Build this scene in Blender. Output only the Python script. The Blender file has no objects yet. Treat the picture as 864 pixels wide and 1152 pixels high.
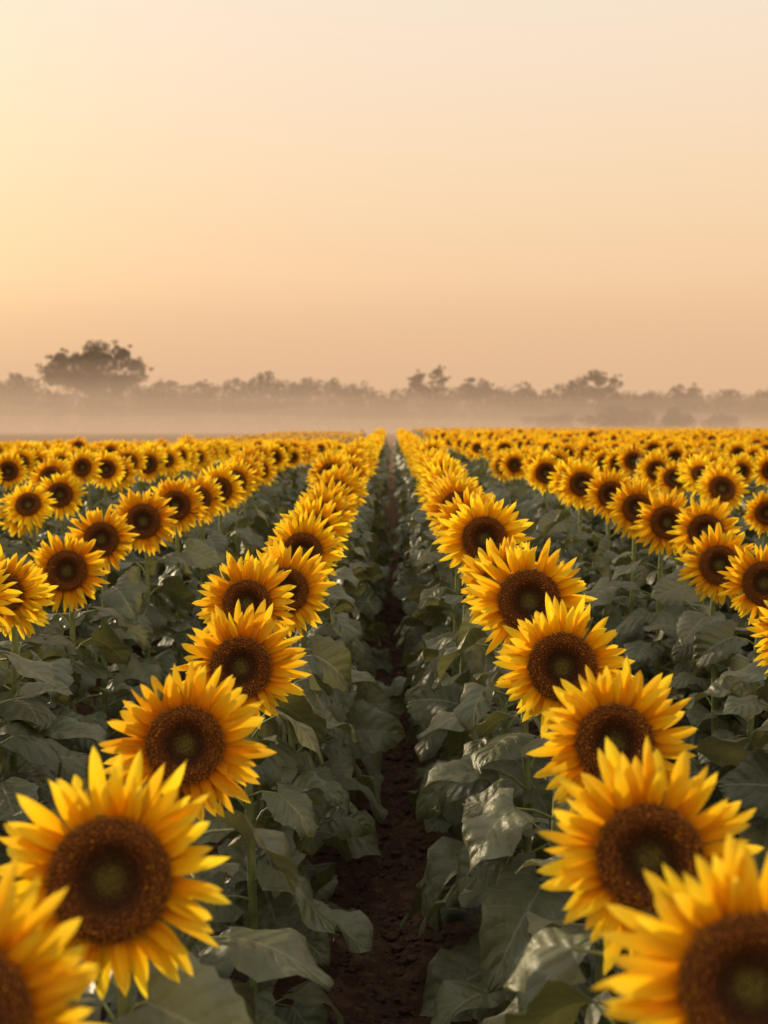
import bpy, math, random
import numpy as np
from mathutils import Matrix, Vector, Euler, noise
random.seed(7); np.random.seed(7)
S = bpy.context.scene
COL = S.collection
S.view_settings.view_transform = 'Standard'
S.view_settings.look = 'None'
S.view_settings.exposure = 0
R = math.radians

# ------------------------------------------------------------ helpers
class MB:
    def __init__(s):
        s.v=[]; s.f=[]; s.c=[]; s.m=[]
    def add(s, vs, fs, cs, mi=0):
        o=len(s.v)
        s.v.extend(vs); s.c.extend(cs)
        for f in fs:
            s.f.append(tuple(o+i for i in f)); s.m.append(mi)
    def mesh(s, name, mats, smooth=True):
        me=bpy.data.meshes.new(name)
        me.from_pydata([tuple(p) for p in s.v],[],s.f)
        for m in mats: me.materials.append(m)
        me.polygons.foreach_set('material_index', s.m)
        me.polygons.foreach_set('use_smooth',[smooth]*len(s.f))
        a=me.color_attributes.new('Col','FLOAT_COLOR','POINT')
        a.data.foreach_set('color', np.array([(c[0],c[1],c[2],1.0) for c in s.c],dtype=np.float32).ravel())
        me.update()
        return me

def obj(name, me, parent=None, link=True):
    o=bpy.data.objects.new(name, me)
    if link: COL.objects.link(o)
    if parent: o.parent=parent
    return o

def grid_faces(n,m):
    return [(i*m+j, i*m+j+1, (i+1)*m+j+1, (i+1)*m+j) for i in range(n-1) for j in range(m-1)]

def tube(mb, pts, rads, seg=6, col=(0,0,0), mi=0):
    vs=[];cs=[]
    up=Vector((0.13,0.97,0.2))
    for k,p in enumerate(pts):
        p=Vector(p)
        a=Vector(pts[max(k-1,0)]); b=Vector(pts[min(k+1,len(pts)-1)])
        d=(b-a).normalized()
        x=d.cross(up)
        if x.length<1e-3: x=d.cross(Vector((1,0,0)))
        x.normalize(); y=d.cross(x)
        for s in range(seg):
            t=2*math.pi*s/seg
            vs.append(p+(x*math.cos(t)+y*math.sin(t))*rads[k]); cs.append(col)
    fs=[]
    for k in range(len(pts)-1):
        for s in range(seg):
            s2=(s+1)%seg
            fs.append((k*seg+s,k*seg+s2,(k+1)*seg+s2,(k+1)*seg+s))
    mb.add(vs,fs,cs,mi)

# ------------------------------------------------------------ materials
def newmat(name):
    m=bpy.data.materials.new(name); m.use_nodes=True
    nt=m.node_tree; nt.nodes.clear()
    return m,nt,nt.nodes,nt.links
def N(ns,t,**k):
    n=ns.new(t)
    for a,b in k.items(): setattr(n,a,b)
    return n
def ramp(ns,stops,interp='LINEAR'):
    r=ns.new('ShaderNodeValToRGB'); r.color_ramp.interpolation=interp
    e=r.color_ramp.elements
    while len(e)<len(stops): e.new(0.5)
    for i,(p,c) in enumerate(stops):
        e[i].position=p; e[i].color=(c[0],c[1],c[2],1)
    return r
def math_(ns,ls,op,a,b=None,c=None):
    n=ns.new('ShaderNodeMath'); n.operation=op
    for i,x in enumerate((a,b,c)):
        if x is None: continue
        if isinstance(x,(int,float)): n.inputs[i].default_value=x
        else: ls.new(x,n.inputs[i])
    return n.outputs[0]
def mixc(ns,ls,fac,a,b,bt='MIX'):
    n=ns.new('ShaderNodeMix'); n.data_type='RGBA'; n.blend_type=bt
    for idx,x in ((0,fac),(6,a),(7,b)):
        if isinstance(x,(int,float)): n.inputs[idx].default_value=x
        elif isinstance(x,tuple): n.inputs[idx].default_value=(x[0],x[1],x[2],1)
        else: ls.new(x,n.inputs[idx])
    return n.outputs[2]

def petal_material():
    m,nt,ns,ls=newmat('petal')
    at=N(ns,'ShaderNodeVertexColor',layer_name='Col')
    sp=N(ns,'ShaderNodeSeparateColor'); ls.new(at.outputs[0],sp.inputs[0])
    t,u,rd=sp.outputs[0],sp.outputs[1],sp.outputs[2]
    r=ramp(ns,[(0,(0.74,0.23,0.003)),(0.25,(0.93,0.43,0.006)),(0.6,(0.97,0.60,0.014)),(1,(0.98,0.72,0.05))])
    ls.new(t,r.inputs[0])
    cmb=N(ns,'ShaderNodeCombineXYZ')
    ls.new(math_(ns,ls,'MULTIPLY',u,9.0),cmb.inputs[0]); ls.new(math_(ns,ls,'MULTIPLY',t,1.2),cmb.inputs[1]); ls.new(math_(ns,ls,'MULTIPLY',rd,40.0),cmb.inputs[2])
    no=N(ns,'ShaderNodeTexNoise'); no.inputs['Scale'].default_value=1.6; ls.new(cmb.outputs[0],no.inputs['Vector'])
    oi=N(ns,'ShaderNodeObjectInfo')
    var=math_(ns,ls,'MULTIPLY_ADD',no.outputs[0],0.50,0.75)
    var2=math_(ns,ls,'MULTIPLY_ADD',rd,0.18,0.88)
    v=math_(ns,ls,'MULTIPLY',var,var2)
    v=math_(ns,ls,'MULTIPLY',v,math_(ns,ls,'MULTIPLY_ADD',oi.outputs['Random'],0.16,0.92))
    hs=N(ns,'ShaderNodeHueSaturation'); ls.new(r.outputs[0],hs.inputs['Color']); ls.new(v,hs.inputs['Value'])
    hue=math_(ns,ls,'MULTIPLY_ADD',rd,0.02,0.482)
    ls.new(math_(ns,ls,'ADD',hue,math_(ns,ls,'MULTIPLY',oi.outputs['Random'],0.018)),hs.inputs['Hue'])
    bp=N(ns,'ShaderNodeBump'); bp.inputs['Strength'].default_value=0.6; bp.inputs['Distance'].default_value=0.003
    ls.new(no.outputs[0],bp.inputs['Height'])
    p=N(ns,'ShaderNodeBsdfPrincipled'); p.inputs['Roughness'].default_value=0.7
    p.inputs['Specular IOR Level'].default_value=0.08
    ls.new(hs.outputs[0],p.inputs['Base Color']); ls.new(bp.outputs[0],p.inputs['Normal'])
    tr=N(ns,'ShaderNodeBsdfTranslucent'); ls.new(hs.outputs[0],tr.inputs[0])
    mx=N(ns,'ShaderNodeMixShader'); mx.inputs[0].default_value=0.45
    ls.new(p.outputs[0],mx.inputs[1]); ls.new(tr.outputs[0],mx.inputs[2])
    o=N(ns,'ShaderNodeOutputMaterial'); ls.new(mx.outputs[0],o.inputs[0])
    return m
def disc_material():
    m,nt,ns,ls=newmat('seed_disc')
    at=N(ns,'ShaderNodeVertexColor',layer_name='Col')
    p=N(ns,'ShaderNodeBsdfPrincipled'); p.inputs['Roughness'].default_value=0.8
    p.inputs['Specular IOR Level'].default_value=0.2
    ls.new(at.outputs[0],p.inputs['Base Color'])
    o=N(ns,'ShaderNodeOutputMaterial'); ls.new(p.outputs[0],o.inputs[0])
    return m
def leaf_material():
    m,nt,ns,ls=newmat('sunflower_leaf')
    at=N(ns,'ShaderNodeVertexColor',layer_name='Col')
    sp=N(ns,'ShaderNodeSeparateColor'); ls.new(at.outputs[0],sp.inputs[0])
    t,u,rd=sp.outputs[0],sp.outputs[1],sp.outputs[2]
    au=math_(ns,ls,'ABSOLUTE',math_(ns,ls,'MULTIPLY_ADD',u,2.0,-1.0))
    ph=math_(ns,ls,'SUBTRACT',math_(ns,ls,'MULTIPLY',t,6.0),math_(ns,ls,'MULTIPLY',au,1.9))
    fr=math_(ns,ls,'ABSOLUTE',math_(ns,ls,'SUBTRACT',math_(ns,ls,'FRACT',math_(ns,ls,'ADD',ph,4.0)),0.5))
    v1=math_(ns,ls,'LESS_THAN',fr,0.035)
    v2=math_(ns,ls,'LESS_THAN',au,0.038)
    vein=math_(ns,ls,'MAXIMUM',math_(ns,ls,'MULTIPLY',v1,0.45),v2)
    co=N(ns,'ShaderNodeTexCoord')
    no=N(ns,'ShaderNodeTexNoise'); no.inputs['Scale'].default_value=24; no.inputs['Detail'].default_value=6
    ls.new(co.outputs['Object'],no.inputs['Vector'])
    base=ramp(ns,[(0,(0.054,0.066,0.029)),(0.45,(0.100,0.114,0.054)),(1,(0.19,0.195,0.10))])
    ls.new(math_(ns,ls,'ADD',math_(ns,ls,'MULTIPLY',rd,0.62),math_(ns,ls,'MULTIPLY',no.outputs[0],0.38)),base.inputs[0])
    c=mixc(ns,ls,math_(ns,ls,'MULTIPLY',vein,0.55),base.outputs[0],(0.28,0.28,0.16))
    h=math_(ns,ls,'ADD',math_(ns,ls,'MULTIPLY',vein,-0.5),math_(ns,ls,'MULTIPLY',math_(ns,ls,'COSINE',math_(ns,ls,'MULTIPLY',ph,6.283)),-0.38))
    h=math_(ns,ls,'ADD',h,math_(ns,ls,'MULTIPLY',no.outputs[0],2.6))
    bp=N(ns,'ShaderNodeBump'); bp.inputs['Strength'].default_value=0.7; bp.inputs['Distance'].default_value=0.006
    ls.new(h,bp.inputs['Height'])
    p=N(ns,'ShaderNodeBsdfPrincipled'); p.inputs['Roughness'].default_value=0.46
    p.inputs['Specular IOR Level'].default_value=0.5
    ls.new(c,p.inputs['Base Color']); ls.new(bp.outputs[0],p.inputs['Normal'])
    tr=N(ns,'ShaderNodeBsdfTranslucent'); ls.new(mixc(ns,ls,0.5,c,(0.22,0.21,0.04)),tr.inputs[0])
    mx=N(ns,'ShaderNodeMixShader'); mx.inputs[0].default_value=0.24
    ls.new(p.outputs[0],mx.inputs[1]); ls.new(tr.outputs[0],mx.inputs[2])
    o=N(ns,'ShaderNodeOutputMaterial'); ls.new(mx.outputs[0],o.inputs[0])
    return m
def simple(name,c1,c2,scale=20,rough=0.7,bump=0.3,dist=0.003,spec=0.3,detail=4):
    m,nt,ns,ls=newmat(name)
    co=N(ns,'ShaderNodeTexCoord')
    no=N(ns,'ShaderNodeTexNoise'); no.inputs['Scale'].default_value=scale; no.inputs['Detail'].default_value=detail
    ls.new(co.outputs['Object'],no.inputs['Vector'])
    r=ramp(ns,[(0.3,c1),(0.7,c2)]); ls.new(no.outputs[0],r.inputs[0])
    p=N(ns,'ShaderNodeBsdfPrincipled'); p.inputs['Roughness'].default_value=rough
    p.inputs['Specular IOR Level'].default_value=spec
    ls.new(r.outputs[0],p.inputs['Base Color'])
    bp=N(ns,'ShaderNodeBump'); bp.inputs['Strength'].default_value=bump; bp.inputs['Distance'].default_value=dist
    ls.new(no.outputs[0],bp.inputs['Height']); ls.new(bp.outputs[0],p.inputs['Normal'])
    o=N(ns,'ShaderNodeOutputMaterial'); ls.new(p.outputs[0],o.inputs[0])
    return m
M_PET=petal_material(); M_DISC=disc_material(); M_LEAF=leaf_material()
M_STEM=simple('sunflower_stem',(0.16,0.19,0.065),(0.27,0.31,0.12),40,0.6)
M_BARK=simple('bark',(0.04,0.028,0.02),(0.09,0.065,0.045),6,0.9,0.8,0.03)
M_SOIL=simple('soil_clod',(0.045,0.027,0.018),(0.115,0.070,0.046),60,0.95,0.9,0.006,0.1)

# ------------------------------------------------------------ sunflower head
def blade(mb, n, m, L, W, base_pt, frame, bend0, bend1, cup, wfun, mi, rnd, twist=0.0, ripple=0.0, rph=0.0):
    ax,ay,az=frame
    vs=[];cs=[]
    px,pz=0.0,0.0; step=L/(n-1)
    for i in range(n):
        s=i/(n-1)
        a=bend0+(bend1-bend0)*s
        if i>0: px+=math.cos(a)*step; pz+=math.sin(a)*step
        w=W*wfun(s)
        for j in range(m):
            u=-1+2*j/(m-1)
            tw=twist*s
            lz=cup*w*u*u+ripple*W*math.sin(s*9+rph+u*2.0)*abs(u)
            yy=w*u
            y2=yy*math.cos(tw)-lz*math.sin(tw); z2=yy*math.sin(tw)+lz*math.cos(tw)
            nx=-math.sin(a)*z2; nz=math.cos(a)*z2
            vs.append(base_pt+ax*(px+nx)+ay*y2+az*(pz+nz))
            cs.append((s,(u+1)/2,rnd))
    mb.add(vs,grid_faces(n,m),cs,mi)

def pw(s):
    return 1.58*((s+0.10)**0.5)*((1-s)**0.68)
def rotframe(phi):
    c,s=math.cos(phi),math.sin(phi)
    return Vector((c,s,0)),Vector((-s,c,0)),Vector((0,0,1))

def make_head(seed, bud=False, lod=0):
    rg=random.Random(seed)
    mb=MB()
    rd=0.078*rg.uniform(0.93,1.07)
    if bud: rd*=0.6
    prof=[(rd*1.04,0.000),(rd*1.08,-0.012),(rd*0.95,-0.026),(rd*0.6,-0.040),(rd*0.25,-0.052),(0.012,-0.075),(0.001,-0.078)]
    seg=8 if lod else 20; vs=[];cs=[]
    for (r,z) in prof:
        for k in range(seg):
            t=2*math.pi*k/seg; vs.append(Vector((r*math.cos(t),r*math.sin(t),z))); cs.append((.1,.2,.05))
    fs=[(a*seg+k,(a+1)*seg+k,(a+1)*seg+(k+1)%seg,a*seg+(k+1)%seg) for a in range(len(prof)-1) for k in range(seg)]
    mb.add(vs,fs,cs,2)
    if not lod:
        for k in range(22):
            phi=2*math.pi*k/22+rg.uniform(-.1,.1)
            fr=rotframe(phi)
            b=fr[0]*rd*0.95+Vector((0,0,-0.014))
            blade(mb,5,3,rg.uniform(.045,.07)*(1.2 if bud else 1),.014,b,fr,R(-5 if not bud else 35),R(rg.uniform(-20,30) if not bud else 100),.3,lambda s:(1-s)**.7,3,rg.random())
    if not bud:
        layers=[(26,.097,.0150,-.004,R(-2),R(-14)),(26,.091,.0142,-.0015,R(10),R(-4)),(24,.076,.0125,.002,R(24),R(8))]
        if lod: layers=[(18,.092,.019,-.003,R(2),R(-8)),(17,.086,.017,0,R(16),R(0))]
    else:
        layers=[(18,.045,.009,0,R(70),R(120))]
    for li,(n,L,W,z0,b0,b1) in enumerate(layers):
        off=rg.random()
        for k in range(n):
            if li==2 and rg.random()<.2: continue
            phi=2*math.pi*(k+off+rg.uniform(-.3,.3))/n
            skew=rg.gauss(0,.14)
            fr=rotframe(phi); fr2=rotframe(phi+skew)
            b=fr[0]*rd*0.93+Vector((0,0,z0))
            curl=rg.gauss(0,R(22))
            blade(mb,4 if lod else 8,3 if lod else 5,L*rg.uniform(.72,1.12),W*rg.uniform(.75,1.15),b,(fr2[0],fr2[1],fr2[2]),b0+rg.gauss(0,R(9)),b1+curl,
                  rg.uniform(.05,.7),pw,0,rg.random(),twist=rg.gauss(0,.42),ripple=.08,rph=rg.random()*6)
    def zf(q): return 0.004+0.013*math.exp(-((q-.74)/.22)**2)+0.002*(1-q)-0.006*math.exp(-(q/.3)**2)
    rings,seg=(5,12) if lod else (14,36); vs=[];cs=[]
    def dcol(q):
        pts=[(0,(.24,.20,.04)),(.16,(.19,.14,.028)),(.30,(.10,.047,.013)),(.44,(.10,.037,.010)),(.60,(.22,.070,.014)),(.78,(.33,.108,.018)),(.92,(.32,.112,.018)),(1.01,(.45,.17,.022))]
        for (a,ca),(b,cb) in zip(pts,pts[1:]):
            if q<=b:
                f=(q-a)/(b-a); return tuple(ca[i]*(1-f)+cb[i]*f for i in range(3))
        return pts[-1][1]
    for a in range(rings+1):
        q=a/rings
        for k in range(seg):
            t=2*math.pi*k/seg
            vs.append(Vector((rd*q*math.cos(t),rd*q*math.sin(t),zf(q)+(.006 if lod else 0)))); c=dcol(q); cs.append(tuple(x*(.55 if lod else .45) for x in c))
    fs=[(a*seg+k,a*seg+(k+1)%seg,(a+1)*seg+(k+1)%seg,(a+1)*seg+k) for a in range(rings) for k in range(seg)]
    mb.add(vs,fs,cs,1)
    nf=0 if lod else (820 if not bud else 250)
    for k in range(nf):
        q=math.sqrt((k+.5)/nf); t=k*2.399963
        jr=rg.gauss(0,.0008)
        r=rd*q+jr
        c=Vector((r*math.cos(t),r*math.sin(t),zf(q)))
        h=.0035 if q<.32 else (.0045 if q<.55 else rg.uniform(.005,.010))
        rr=.0021 if q<.5 else .0020
        lean=Vector((math.cos(t+rg.uniform(-.8,.8)),math.sin(t+rg.uniform(-.8,.8)),0))*rg.uniform(0,.0035)*(1 if q>.5 else .2)
        col=dcol(q); v=rg.uniform(.65,1.5)
        tip=tuple(x*v for x in col)
        if q>.56 and rg.random()<.08: tip=(.52*v,.21*v,.012)
        bc=tuple(x*.5 for x in col)
        vs=[];cs=[]
        for s in range(4):
            a=s*math.pi/2+t; vs.append(c+Vector((rr*math.cos(a),rr*math.sin(a),0))); cs.append(bc)
        for s in range(4):
            a=s*math.pi/2+t+.4; vs.append(c+lean+Vector((rr*.75*math.cos(a),rr*.75*math.sin(a),h))); cs.append(tip)
        fs=[(s,(s+1)%4,4+(s+1)%4,4+s) for s in range(4)]+[(4,5,6,7)]
        mb.add(vs,fs,cs,1)
    mb.v=[Vector((v.x,-v.z,v.y)) for v in mb.v]
    return mb.mesh('sunflower_head_mesh',[M_PET,M_DISC,M_STEM,M_LEAF])

# ------------------------------------------------------------ plant body
HB=1.35
def lw(s):
    return 1.76*(s+0.03)**0.42*(1-s)**0.85
def make_leaf(mb, base, az, elev, L, W, b0, b1, rg, lod=0):
    d=Vector((math.cos(az),math.sin(az),0)); side=Vector((-math.sin(az),math.cos(az),0)); up=Vector((0,0,1))
    n,m=(5,5) if lod else (14,9); rnd=rg.random(); tw=rg.gauss(0,.38); rph=rg.random()*6; rp=rg.uniform(.08,.21); fold=rg.uniform(.0,.65)
    roll=rg.gauss(0,.35)
    side2=side*math.cos(roll)+up*math.sin(roll); up2=up*math.cos(roll)-side*math.sin(roll)
    vs=[];cs=[];px=0;pz=0;step=L/(n-1)
    for i in range(n):
        s=i/(n-1); a=b0+(b1-b0)*s
        if i: px+=math.cos(a)*step; pz+=math.sin(a)*step
        w=W*lw(s)*(1+(.06 if i%2 else -.04)) if 0<i<n-1 else W*lw(s)
        for j in range(m):
            u=-1+2*j/(m-1)
            back=-.20*L*(abs(u)**1.6)*(1-s)**3
            lz=fold*w*abs(u)-.28*w*abs(u)**3+rp*W*math.sin(s*11+rph+(2.5 if u>0 else 0))*abs(u)**1.5
            t2=tw*s
            y=w*u*math.cos(t2)-lz*math.sin(t2); z=w*u*math.sin(t2)+lz*math.cos(t2)
            fx=px+back*math.cos(a)-math.sin(a)*z; fz=pz+back*math.sin(a)+math.cos(a)*z
            vs.append(base+d*fx+side2*y+up2*fz); cs.append((s,(u+1)/2,rnd))
    mb.add(vs,grid_faces(n,m),cs,0)

def make_body(seed,lod=0):
    rg=random.Random(seed); mb=MB()
    wx=rg.gauss(0,.012); wy=rg.gauss(0,.012)
    pts=[(wx,.10,-.03),(wx*1.5,.10+wy,.4),(wx,.105,.8),(0,.10,1.12),(0,.092,1.22),(0,.080,1.285),(0,.062,1.325),(0,.040,1.345)]
    tube(mb,pts,[.017,.016,.014,.012,.0105,.010,.010,.011],4 if lod else 8,(0,0,0),1)
    n=22; az=rg.random()*6.28
    for k in range(n):
        f=k/(n-1)
        z=.10+1.02*f**.94
        az+=2.399+rg.gauss(0,.35)
        L=(.285-.085*f**2)*rg.uniform(.70,1.22)
        if f<.12: L*=.8
        W=L*rg.uniform(.42,.55)
        pl=(.175-.07*f)*rg.uniform(.65,1.3)
        pe=R(rg.uniform(14,55))
        if lod and f<.36: continue
        d=Vector((math.cos(az),math.sin(az),0))
        b=Vector((wx,.10,z))
        if f>.85: b=Vector((0,.10,z))
        mid=b+d*pl*.5*math.cos(pe)+Vector((0,0,pl*.62*math.sin(pe)))
        end=b+d*pl*math.cos(pe)+Vector((0,0,pl*math.sin(pe)*.85))
        if not lod: tube(mb,[b,mid,end],[.0046,.0038,.0030],5,(0,0,0),1)
        b0=R(rg.uniform(-25,25)); b1=R(rg.uniform(-95,-15))
        make_leaf(mb,end,az+rg.gauss(0,.25),0,L,W,b0,b1,rg,lod)
    return mb.mesh('sunflower_stem_leaves_mesh',[M_LEAF,M_STEM])

heads=[make_head(100+i) for i in range(8)]+[make_head(300,True)]+[make_head(400+i,False,1) for i in range(6)]
bodies=[make_body(200+i) for i in range(8)]+[make_body(230+i,1) for i in range(5)]

# ------------------------------------------------------------ plants placement
CAMH=1.95
rg=random.Random(11)
plants=[]
def hdrop(d,row,sgn):
    d0,d1=(2.2,6.8) if row==0 else (4.4,8.5)
    t=min(1,max(0,(d-d0)/(d1-d0)))
    h=.61-.21*t
    if sgn<0 and row>=1: h+=.42*min(1,max(0,(d-16)/18))
    elif d>42: h+=.22
    return h
def add(x,y,z,s=1.0,yaw=None,tilt=None,bud=False,row=0):
    hv=8 if bud else rg.randrange(8); bv=rg.randrange(8)
    if y>15:
        bv=8+rg.randrange(5)
        if not bud: hv=9+rg.randrange(6)
    plants.append((x,y,z,s,R(rg.gauss(0,11)) if yaw is None else R(yaw),R(rg.gauss(9,9)) if tilt is None else R(tilt),
                   rg.random()*6.28, hv, bv, (-1 if rg.random()<.5 else 1)*((.88 if y<6 else .80) if row==0 else 1.0)))
near_left=[(-.445,1.15,1.335,.97,8,14),(-.400,1.60,1.300,1.05,4,12),(-.400,2.20,1.325,1.02,8,12),(-.375,2.85,1.338,1.04,0,8),(-.415,3.30,1.425,.97,-4,10),(-.355,3.85,1.385,1.06,4,10),(-.350,4.55,1.435,1.06,0,8),(-.345,5.1,1.46,1.0,5,6),(-.335,5.6,1.485,1.06,-3,8),(-.33,6.1,1.50,1.0,4,6),(-.32,6.7,1.53,1.04,0,6)]
near_right=[(.388,1.20,1.345,.97,-6,12),(.372,1.62,1.325,1.04,-4,12),(.434,2.20,1.330,1.02,-8,10),(.418,2.78,1.355,1.04,-5,8),(.398,3.30,1.435,1.10,2,8),(.37,3.75,1.42,.95,-5,8),(.345,4.25,1.520,1.12,-3,8),(.335,4.85,1.515,1.0,4,6),(.315,5.4,1.545,1.08,-3,8),(.33,5.95,1.545,1.0,4,6),(.325,6.6,1.555,1.08,-2,6)]
second_left=[(-1.46,4.4,1.27,1.0,8,8),(-1.345,4.75,1.335,1.03,5,6),(-1.35,5.35,1.405,.98,8,8),(-1.24,5.75,1.455,1.06,2,8),(-1.17,6.25,1.497,1.08,6,6),(-1.15,6.9,1.49,1.0,-2,8),(-1.12,7.5,1.51,1.03,4,8),(-1.10,8.1,1.53,1.0,0,8),(-1.12,8.8,1.55,1.0,4,8)]
second_right=[(1.447,4.45,1.327,1.03,-8,8),(1.385,4.85,1.348,1.05,-2,8),(1.42,5.2,1.458,1.0,-8,6),(1.34,5.6,1.463,1.05,2,8),(1.29,6.05,1.498,1.04,-6,8),(1.26,6.6,1.534,1.05,-2,8),(1.19,7.2,1.563,1.04,-5,8),(1.22,7.8,1.55,1.0,3,8),(1.14,8.5,1.575,1.03,-3,8)]
for a in near_left+near_right: add(*a)
for a in second_left+second_right: add(*a,row=1)
for sgn in (-1,1):
    for row in range(0,60):
        x0=sgn*(.37+.94*row+(rg.uniform(-.03,.03)))
        if sgn>0: ylim=115
        else: ylim=95 if x0>-8.5 else 38+rg.uniform(-1,2)
        if row<=1: ylim=42
        y=-2.2+rg.uniform(0,.4)
        if row==0: y=-2.5
        while y<ylim:
            if (row==0 and .65<y<6.95) or (row==1 and 4.0<y<9.1): 
                y+=.1; continue
            if abs(x0)<.40*max(y,0)+2.6 and not (row==0 and -.1<y<1.0):
                xx=x0
                if row==0: xx=sgn*(.385-.05*min(1,max(0,(y-2)/6)))
                z=CAMH-hdrop(y,row,sgn)+rg.gauss(0,.04)
                if row==0: z+= .015
                s=rg.uniform(.88,1.12)
                if y>42: s*=.85
                if rg.random()>.03 or row==0:
                    add(xx+rg.gauss(0,.03 if row==0 else .06),y+rg.gauss(0,.08),z,s,bud=(row>0 and rg.random()<.02),row=row)
            y+= (.50 if row==0 else .46) if y<40 else .62
NEARD=9.0
far=[]
for p in plants:
    x,y,z,s,yaw,tilt,roll,hv,bv,mir=p
    if -0.5<y<NEARD and abs(x)<4.5:
        e=bpy.data.objects.new('sunflower',None); COL.objects.link(e); e.location=(x,y,0); e.rotation_euler=(0,0,yaw)
        e.empty_display_size=.1
        b=obj('stem_and_leaves',bodies[bv],e); b.scale=(mir,1,z/HB)
        h=obj('flower_head',heads[hv],e); h.location=(0,0,z); h.scale=(s,s,s)
        M=Matrix.Rotation(-tilt,3,'X')@Matrix.Rotation(roll,3,'Y')
        h.rotation_euler=M.to_euler('XYZ')
    else: far.append(p)
print('plants',len(plants),'far',len(far))

def template_collection(name,meshes):
    c=bpy.data.collections.new(name)
    for i,me in enumerate(meshes):
        o=bpy.data.objects.new('%s_%02d'%(name,i),me); c.objects.link(o)
    return c
def gn_instancer(name,coll,pos,rot,scl,vid,parent):
    me=bpy.data.meshes.new(name); me.from_pydata(pos,[],[])
    a=me.attributes.new('rot','FLOAT_VECTOR','POINT'); a.data.foreach_set('vector',np.array(rot,dtype=np.float32).ravel())
    a=me.attributes.new('scl','FLOAT_VECTOR','POINT'); a.data.foreach_set('vector',np.array(scl,dtype=np.float32).ravel())
    a=me.attributes.new('vid','INT','POINT'); a.data.foreach_set('value',np.array(vid,dtype=np.int32))
    o=obj(name,me,parent)
    ng=bpy.data.node_groups.new(name+'_gn','GeometryNodeTree')
    ng.interface.new_socket('Geometry',in_out='INPUT',socket_type='NodeSocketGeometry')
    ng.interface.new_socket('Geometry',in_out='OUTPUT',socket_type='NodeSocketGeometry')
    ns,ls=ng.nodes,ng.links
    gi=ns.new('NodeGroupInput'); go=ns.new('NodeGroupOutput')
    ci=ns.new('GeometryNodeCollectionInfo'); ci.inputs['Collection'].default_value=coll
    ci.inputs['Separate Children'].default_value=True; ci.inputs['Reset Children'].default_value=True
    ip=ns.new('GeometryNodeInstanceOnPoints'); ip.inputs['Pick Instance'].default_value=True
    def na(nm,dt):
        n=ns.new('GeometryNodeInputNamedAttribute'); n.data_type=dt; n.inputs['Name'].default_value=nm
        return n.outputs['Attribute']
    ls.new(gi.outputs[0],ip.inputs['Points']); ls.new(ci.outputs[0],ip.inputs['Instance'])
    ls.new(na('vid','INT'),ip.inputs['Instance Index']); ls.new(na('rot','FLOAT_VECTOR'),ip.inputs['Rotation']); ls.new(na('scl','FLOAT_VECTOR'),ip.inputs['Scale'])
    ls.new(ip.outputs[0],go.inputs[0])
    md=o.modifiers.new('instances','NODES'); md.node_group=ng
    return o
field=bpy.data.objects.new('sunflower_field',None); COL.objects.link(field)
ch=template_collection('head_kinds',heads); cb=template_collection('plant_kinds',bodies)
P=[];Q=[];Sx=[];V=[];P2=[];Q2=[];S2=[];V2=[]
for (x,y,z,s,yaw,tilt,roll,hv,bv,mir) in far:
    P.append((x,y,z)); M=Matrix.Rotation(yaw,3,'Z')@Matrix.Rotation(-tilt,3,'X')@Matrix.Rotation(roll,3,'Y'); e=M.to_euler('XYZ')
    Q.append((e.x,e.y,e.z)); Sx.append((s,s,s)); V.append(hv)
    P2.append((x,y,0)); Q2.append((0,0,yaw)); S2.append((mir,1,z/HB)); V2.append(bv)
gn_instancer('flower_heads',ch,P,Q,Sx,V,field)
gn_instancer('stems_and_leaves',cb,P2,Q2,S2,V2,field)

# ------------------------------------------------------------ ground
def axis(segs):
    out=[]
    for a,b,n in segs: out+=list(np.linspace(a,b,n,endpoint=False))
    out.append(segs[-1][1]); return np.array(out)
xs=axis([(-2500,-200,6),(-200,-6,24),(-6,-.7,40),(-.7,.7,70),(.7,6,40),(6,200,24),(200,2500,6)])
ys=axis([(-60,-1,10),(-1,2,30),(2,12,300),(12,30,120),(30,120,60),(120,400,30),(400,4000,10)])
vs=[];cs=[]
for yv in ys:
    for xv in xs:
        z=0
        if abs(xv)<6.5 and -1<yv<32:
            z+=.035*(math.cos((abs(xv)-.37)/.94*2*math.pi)) 
            if abs(xv)<.75:
                z+=.020*noise.noise(Vector((xv*9,yv*9,0)))+.018*noise.noise(Vector((xv*24,yv*24,3)))+.02*noise.noise(Vector((xv*3,yv*2,8)))
        vs.append((xv,yv,z-.03)); cs.append((0,0,0))
mb=MB(); n,m=len(ys),len(xs)
mb.add(vs,grid_faces(n,m),cs,0)
m_,nt,ns,ls=newmat('field_soil')
ge=N(ns,'ShaderNodeNewGeometry'); sp=N(ns,'ShaderNodeSeparateXYZ'); ls.new(ge.outputs['Position'],sp.inputs[0])
n1=N(ns,'ShaderNodeTexNoise'); n1.inputs['Scale'].default_value=14; n1.inputs['Detail'].default_value=8; n1.inputs['Roughness'].default_value=.7; ls.new(ge.outputs['Position'],n1.inputs['Vector'])
n2=N(ns,'ShaderNodeTexNoise'); n2.inputs['Scale'].default_value=.12; n2.inputs['Detail'].default_value=5; ls.new(ge.outputs['Position'],n2.inputs['Vector'])
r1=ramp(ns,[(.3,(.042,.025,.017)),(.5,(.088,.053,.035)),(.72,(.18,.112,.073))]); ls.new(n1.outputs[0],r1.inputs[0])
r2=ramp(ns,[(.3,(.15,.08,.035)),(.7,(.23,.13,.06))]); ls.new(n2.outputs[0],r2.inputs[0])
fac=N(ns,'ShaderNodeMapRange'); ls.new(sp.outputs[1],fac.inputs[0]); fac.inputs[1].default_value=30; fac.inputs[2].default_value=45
c=mixc(ns,ls,fac.outputs[0],r1.outputs[0],r2.outputs[0])
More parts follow.
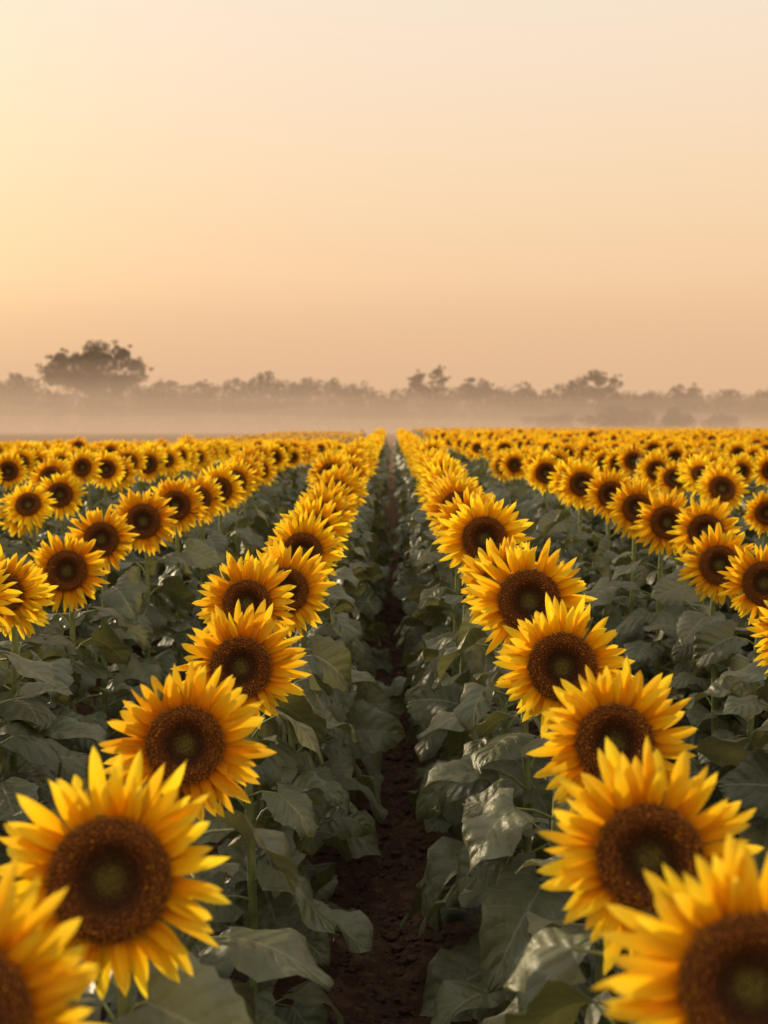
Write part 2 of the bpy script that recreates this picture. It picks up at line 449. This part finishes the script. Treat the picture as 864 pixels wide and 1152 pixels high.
p=N(ns,'ShaderNodeBsdfDiffuse'); p.inputs['Roughness'].default_value=.9
ls.new(c,p.inputs[0])
bp=N(ns,'ShaderNodeBump'); bp.inputs['Strength'].default_value=.9; bp.inputs['Distance'].default_value=.02; ls.new(n1.outputs[0],bp.inputs['Height']); ls.new(bp.outputs[0],p.inputs['Normal'])
o=N(ns,'ShaderNodeOutputMaterial'); ls.new(p.outputs[0],o.inputs[0])
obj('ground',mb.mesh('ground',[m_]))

mb=MB(); rg2=random.Random(5)
ico=[(0,0,1),(.89,0,.45),(.28,.85,.45),(-.72,.53,.45),(-.72,-.53,.45),(.28,-.85,.45),(.72,.53,-.45),(-.28,.85,-.45),(-.89,0,-.45),(-.28,-.85,-.45),(.72,-.53,-.45),(0,0,-1)]
icf=[(0,1,2),(0,2,3),(0,3,4),(0,4,5),(0,5,1),(1,6,2),(2,7,3),(3,8,4),(4,9,5),(5,10,1),(6,7,2),(7,8,3),(8,9,4),(9,10,5),(10,6,1),(11,7,6),(11,8,7),(11,9,8),(11,10,9),(11,6,10)]
for k in range(7000):
    y=2+16*rg2.random()**1.5; x=rg2.gauss(0,.2)
    s=.004+.022*rg2.random()**3
    c=Vector((x,y,-.055+s*.5+.035*(math.cos((abs(x)-.37)/.94*2*math.pi))+.02))
    vs=[]
    for q in ico:
        j=rg2.uniform(.7,1.3); v=Vector(q)*s*j; v.z*=.7; vs.append(c+v)
    mb.add(vs,icf,[(0,0,0)]*12,0)
obj('soil_clods',mb.mesh('soil_clods',[M_SOIL],False))

# ------------------------------------------------------------ trees
def foliage_material(name,c1,c2):
    m,nt,ns,ls=newmat(name)
    at=N(ns,'ShaderNodeVertexColor',layer_name='Col'); sp=N(ns,'ShaderNodeSeparateColor'); ls.new(at.outputs[0],sp.inputs[0])
    r=ramp(ns,[(0,c1),(1,c2)]); ls.new(sp.outputs[0],r.inputs[0])
    p=N(ns,'ShaderNodeBsdfDiffuse'); ls.new(r.outputs[0],p.inputs[0])
    o=N(ns,'ShaderNodeOutputMaterial'); ls.new(p.outputs[0],o.inputs[0]); return m
M_FOL=foliage_material('tree_foliage',(.030,.028,.013),(.085,.075,.032))
def leaf_cloud(mb,c,rad,n,size,rg,shell=.5):
    for k in range(n):
        while True:
            v=Vector((rg.uniform(-1,1),rg.uniform(-1,1),rg.uniform(-1,1)))
            if .02<v.length<=1: break
        v=v.normalized()*(v.length**shell)
        p=Vector((c[0]+v.x*rad[0],c[1]+v.y*rad[1],c[2]+v.z*rad[2]))
        a=Vector((rg.gauss(0,1),rg.gauss(0,1),rg.gauss(0,1))).normalized(); b=a.orthogonal().normalized(); b.rotate(Matrix.Rotation(rg.random()*6,3,a)); c2=a.cross(b)
        s=size*rg.uniform(.5,1.3)
        cc=(rg.random(),0,0)
        mb.add([p-b*s,p+c2*s*.55,p+b*s,p-c2*s*.55],[(0,1,2,3)],[cc]*4,0)
def make_tree(name,x,y,H,cw,ch,seed,nl,dens=1.0,leafs=.28,lobes=.13):
    """trunk, limbs and a domed crown: lobes scattered evenly through a flat-bottomed ellipsoid"""
    rg=random.Random(seed)
    e=bpy.data.objects.new(name,None); COL.objects.link(e); e.location=(x,y,0)
    tb=MB(); fo=MB()
    base=H-ch; fork=base+ch*.08
    tr=H*.026
    tube(tb,[(0,0,-.1),(.1,0,fork*.5),(-.1,0,fork)],[tr*1.3,tr,tr*.8],8)
    zc=base+ch*.34; rt=ch*.62; rb=ch*.30       # crown centre, upper and lower radii
    pts=[]
    tries=0
    while len(pts)<nl and tries<6000:
        tries+=1
        v=Vector((rg.uniform(-1,1),rg.uniform(-1,1),rg.uniform(-1,1)))
        if not (.35<v.length<.98): continue
        px,py=v.x*cw*.5*(1-lobes*.6),v.y*cw*.5*(1-lobes*.6)
        pz=zc+(v.z*rt if v.z>0 else v.z*rb)
        q=Vector((px,py*.5,pz))
        if any((q-w_).length<cw*lobes*.62 for w_ in pts) and rg.random()<.9: continue
        pts.append(q)
        ex,ey,ez=px,py,pz
        mid=(ex*.5,ey*.5,fork+(ez-fork)*.55)
        tube(tb,[(0,0,fork-.3),mid,(ex,ey,ez)],[tr*.4,tr*.22,tr*.06],5)
        r=cw*lobes*rg.uniform(.55,1.05)
        leaf_cloud(fo,(ex,ey,ez),(r*1.25,r*1.2,r*.70),int(240*dens),leafs,rg,.75)
        for s in range(4):
            leaf_cloud(fo,(ex+rg.gauss(0,r*.95),ey+rg.gauss(0,r*.8),ez+rg.gauss(0,r*.55)),(r*.42,r*.42,r*.28),int(45*dens),leafs*.8,rg,.7)
    obj('trunk',tb.mesh('trunk',[M_BARK]),e); obj('crown',fo.mesh('crown',[M_FOL],False),e)
make_tree('spreading_oak_tree',-63.5,250,18.8,22.0,10.6,23,62,1.0,.27,.092)
make_tree('slender_tree',8.5,255,14.2,9.0,6.4,4,14,.8,.22,.13)
make_tree('round_tree',46,255,13.4,9.6,6.4,16,20,.8,.22,.13)
make_tree('field_tree',-50,262,12.0,11,6,6,18,.8,.23,.15)
make_tree('field_tree',-41.5,258,12.0,7,6.5,8,14,.8,.23,.17)
make_tree('field_tree',-81,252,12.2,10,6.5,9,16,.8,.23,.17)
make_tree('field_tree',19,256,11.9,7,5,10,12,.8,.23,.17)
make_tree('field_tree',-20,256,11.8,8,5,12,13,.8,.23,.17)
make_tree('field_tree',65,258,10.6,8,5,13,13,.8,.23,.17)

prof=[(-60,8.2),(-20,9.6),(0,10.8),(15,11.4),(30,9.6),(45,7.8),(62,9.4),(100,10),(150,9.3),(172,9.2),(205,7.8),(225,9.6),(240,8.8),(250,7.6),(265,8.6),(275,11.4),(300,12.4),(315,12.0),(330,9.9),(350,10.2),(380,10.7),(400,9.6),(430,8.2),(455,8.5),(470,9.5),(500,9.7),(525,11),(545,9.4),(560,9.5),(600,10.6),(640,10.2),(655,8.6),(690,7.6),(735,8.6),(770,7.4),(800,8),(840,8.7),(900,8.5),(960,8.5)]
def ph(x):
    px=440+x*1300/250
    return float(np.interp(px,[a for a,_ in prof],[b for _,b in prof]))
mb=MB(); rg3=random.Random(21)
x=-125.0
while x<130:
    for k in range(2):
        H=ph(x)*rg3.uniform(.72,1.12); y=rg3.uniform(238,275)
        w=rg3.uniform(1.6,3.8)
        leaf_cloud(mb,(x+rg3.uniform(-1,1),y,H*.62),(w,w,H*.36),190,.42,rg3,.6)
        leaf_cloud(mb,(x,y,H*.28),(w,w,H*.3),90,.5,rg3,.6)
        for q in range(4):
            leaf_cloud(mb,(x+rg3.gauss(0,w*.6),y,H*rg3.uniform(.74,.99)),(w*.40,w*.40,.8),34,.28,rg3,.7)
    x+=rg3.uniform(.9,2.0)
x=-140.0
while x<145:
    leaf_cloud(mb,(x,rg3.uniform(240,262),2.4),(3.2,3,3.6),110,.6,rg3,.5); x+=1.3
obj('distant_tree_line',mb.mesh('distant_tree_line',[M_FOL],False))
mb=MB()
for (bx,by,w,h) in [(38,200,4.2,5.0),(44,205,3.4,4.2),(49,198,3.0,4.6),(60,210,3,3.8),(30,215,3.5,3.8)]:
    for q in range(9):
        leaf_cloud(mb,(bx+rg3.gauss(0,w*.5),by+rg3.gauss(0,1.5),h*rg3.uniform(.35,.78)),(w*.42,w*.42,h*.22),150,.26,rg3,.6)
    leaf_cloud(mb,(bx,by,h*.35),(w*1.1,w,h*.36),300,.35,rg3,.6)
obj('bushes',mb.mesh('bushes',[M_FOL],False))

# ------------------------------------------------------------ mist : volumes on the ground that absorb and glow, without scattering
def mist(name,x0,x1,y0,y1,h,amp,sig,seed,ecol,taper=5.0,tilt=0.0):
    nx,ny=60,24; vs=[];fs=[]
    for lvl in (0,1):
        for j in range(ny+1):
            for i in range(nx+1):
                x=x0+(x1-x0)*i/nx; y=y0+(y1-y0)*j/ny
                z=-.5 if lvl==0 else max(.1,h*(1-tilt*math.tanh(x/50.0))+amp*noise.noise(Vector((x*.03+seed,y*.02,seed)))+amp*.6*noise.noise(Vector((x*.08,y*.05,seed))))
                if lvl==1:
                    e=min(1,j/taper); e=e*e*(3-2*e); z=.05+(z-.05)*e
                vs.append((x,y,z))
    K=(nx+1)*(ny+1); I=lambda l,j,i:l*K+j*(nx+1)+i
    for j in range(ny):
        for i in range(nx):
            fs.append((I(1,j,i),I(1,j,i+1),I(1,j+1,i+1),I(1,j+1,i)))
            fs.append((I(0,j,i),I(0,j+1,i),I(0,j+1,i+1),I(0,j,i+1)))
    for i in range(nx):
        fs.append((I(0,0,i),I(0,0,i+1),I(1,0,i+1),I(1,0,i))); fs.append((I(0,ny,i+1),I(0,ny,i),I(1,ny,i),I(1,ny,i+1)))
    for j in range(ny):
        fs.append((I(0,j+1,0),I(0,j,0),I(1,j,0),I(1,j+1,0))); fs.append((I(0,j,nx),I(0,j+1,nx),I(1,j+1,nx),I(1,j,nx)))
    me=bpy.data.meshes.new(name); me.from_pydata(vs,[],fs)
    for p_ in me.polygons: p_.use_smooth=True
    m,nt,ns,ls=newmat(name)
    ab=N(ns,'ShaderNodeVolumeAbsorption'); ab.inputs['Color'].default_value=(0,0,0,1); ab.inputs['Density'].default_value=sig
    em=N(ns,'ShaderNodeEmission'); em.inputs[0].default_value=(*ecol,1); em.inputs[1].default_value=sig  # own emission colour stands in for scattered sun and sky light
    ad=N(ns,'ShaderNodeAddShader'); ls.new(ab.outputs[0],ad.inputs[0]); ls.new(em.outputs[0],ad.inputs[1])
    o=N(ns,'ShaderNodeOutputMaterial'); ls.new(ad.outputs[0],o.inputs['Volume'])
    me.materials.append(m)
    return obj(name,me)
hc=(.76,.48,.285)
mist('glowing_haze',-150,150,12,135,4.5,.5,.0042,6.3,hc,8)
mist('glowing_haze',-400,400,40,600,14,2,.0008,1.3,hc,10)
mist('glowing_haze',-400,400,60,600,30,2,.0012,2.3,hc,8)
mist('glowing_haze',-400,400,40,600,50,2,.0007,3.3,hc,20)
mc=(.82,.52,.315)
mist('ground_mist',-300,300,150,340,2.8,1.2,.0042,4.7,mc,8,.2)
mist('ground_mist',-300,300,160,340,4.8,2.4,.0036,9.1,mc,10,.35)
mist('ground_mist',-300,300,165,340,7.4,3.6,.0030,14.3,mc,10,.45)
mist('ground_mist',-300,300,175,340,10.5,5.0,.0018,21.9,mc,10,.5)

# ------------------------------------------------------------ world + sun
sun_el=R(12); sun_az=R(-42)
sd=Vector((math.sin(sun_az)*math.cos(sun_el),math.cos(sun_az)*math.cos(sun_el),math.sin(sun_el)))
W=bpy.data.worlds.new('World'); S.world=W; W.use_nodes=True
nt=W.node_tree; ns,ls=nt.nodes,nt.links; ns.clear()
sky=N(ns,'ShaderNodeTexSky'); sky.sky_type='NISHITA'; sky.sun_disc=False; sky.sun_elevation=sun_el; sky.sun_rotation=sun_az%(2*math.pi)
sky.dust_density=5; sky.air_density=1.5
b1=N(ns,'ShaderNodeBackground'); b1.inputs[1].default_value=.01; ls.new(sky.outputs[0],b1.inputs[0])
tc=N(ns,'ShaderNodeTexCoord'); sp=N(ns,'ShaderNodeSeparateXYZ'); ls.new(tc.outputs['Generated'],sp.inputs[0])
rr=ramp(ns,[(0,(.76,.475,.29)),(.08,(.87,.555,.325)),(.16,(.93,.64,.39)),(.25,(.94,.72,.50)),(.36,(.92,.77,.63)),(.6,(.86,.78,.72)),(1,(.84,.80,.78))],'B_SPLINE')
ls.new(sp.outputs[2],rr.inputs[0])
dt=N(ns,'ShaderNodeVectorMath'); dt.operation='DOT_PRODUCT'; ls.new(tc.outputs['Generated'],dt.inputs[0]); dt.inputs[1].default_value=tuple(Vector((math.sin(R(-60)),math.cos(R(-60)),.0)).normalized())
g=math_(ns,ls,'POWER',math_(ns,ls,'MAXIMUM',dt.outputs['Value'],0.0),7.0)
c=mixc(ns,ls,g,rr.outputs[0],(.40,.24,.02),'ADD')
b2=N(ns,'ShaderNodeBackground'); b2.inputs[1].default_value=.98; ls.new(c,b2.inputs[0])
ad=N(ns,'ShaderNodeAddShader'); ls.new(b1.outputs[0],ad.inputs[0]); ls.new(b2.outputs[0],ad.inputs[1])
wo=N(ns,'ShaderNodeOutputWorld'); ls.new(ad.outputs[0],wo.inputs[0])
L=bpy.data.lights.new('sun','SUN'); L.energy=5.0; L.angle=R(3); L.color=(1,.80,.52)
lo=bpy.data.objects.new('sun',L); COL.objects.link(lo); lo.rotation_euler=sd.to_track_quat('Z','Y').to_euler()

# ------------------------------------------------------------ camera
cd=bpy.data.cameras.new('camera'); cam=bpy.data.objects.new('camera',cd); COL.objects.link(cam)
cd.sensor_fit='VERTICAL'; cd.sensor_height=36; cd.lens=40.6; cd.clip_start=.05; cd.clip_end=6000
cam.location=(0,0,CAMH); cam.rotation_euler=(R(90-4.45),0,R(.35))
cd.dof.use_dof=True; cd.dof.focus_distance=3.5; cd.dof.aperture_fstop=3.4
S.camera=cam
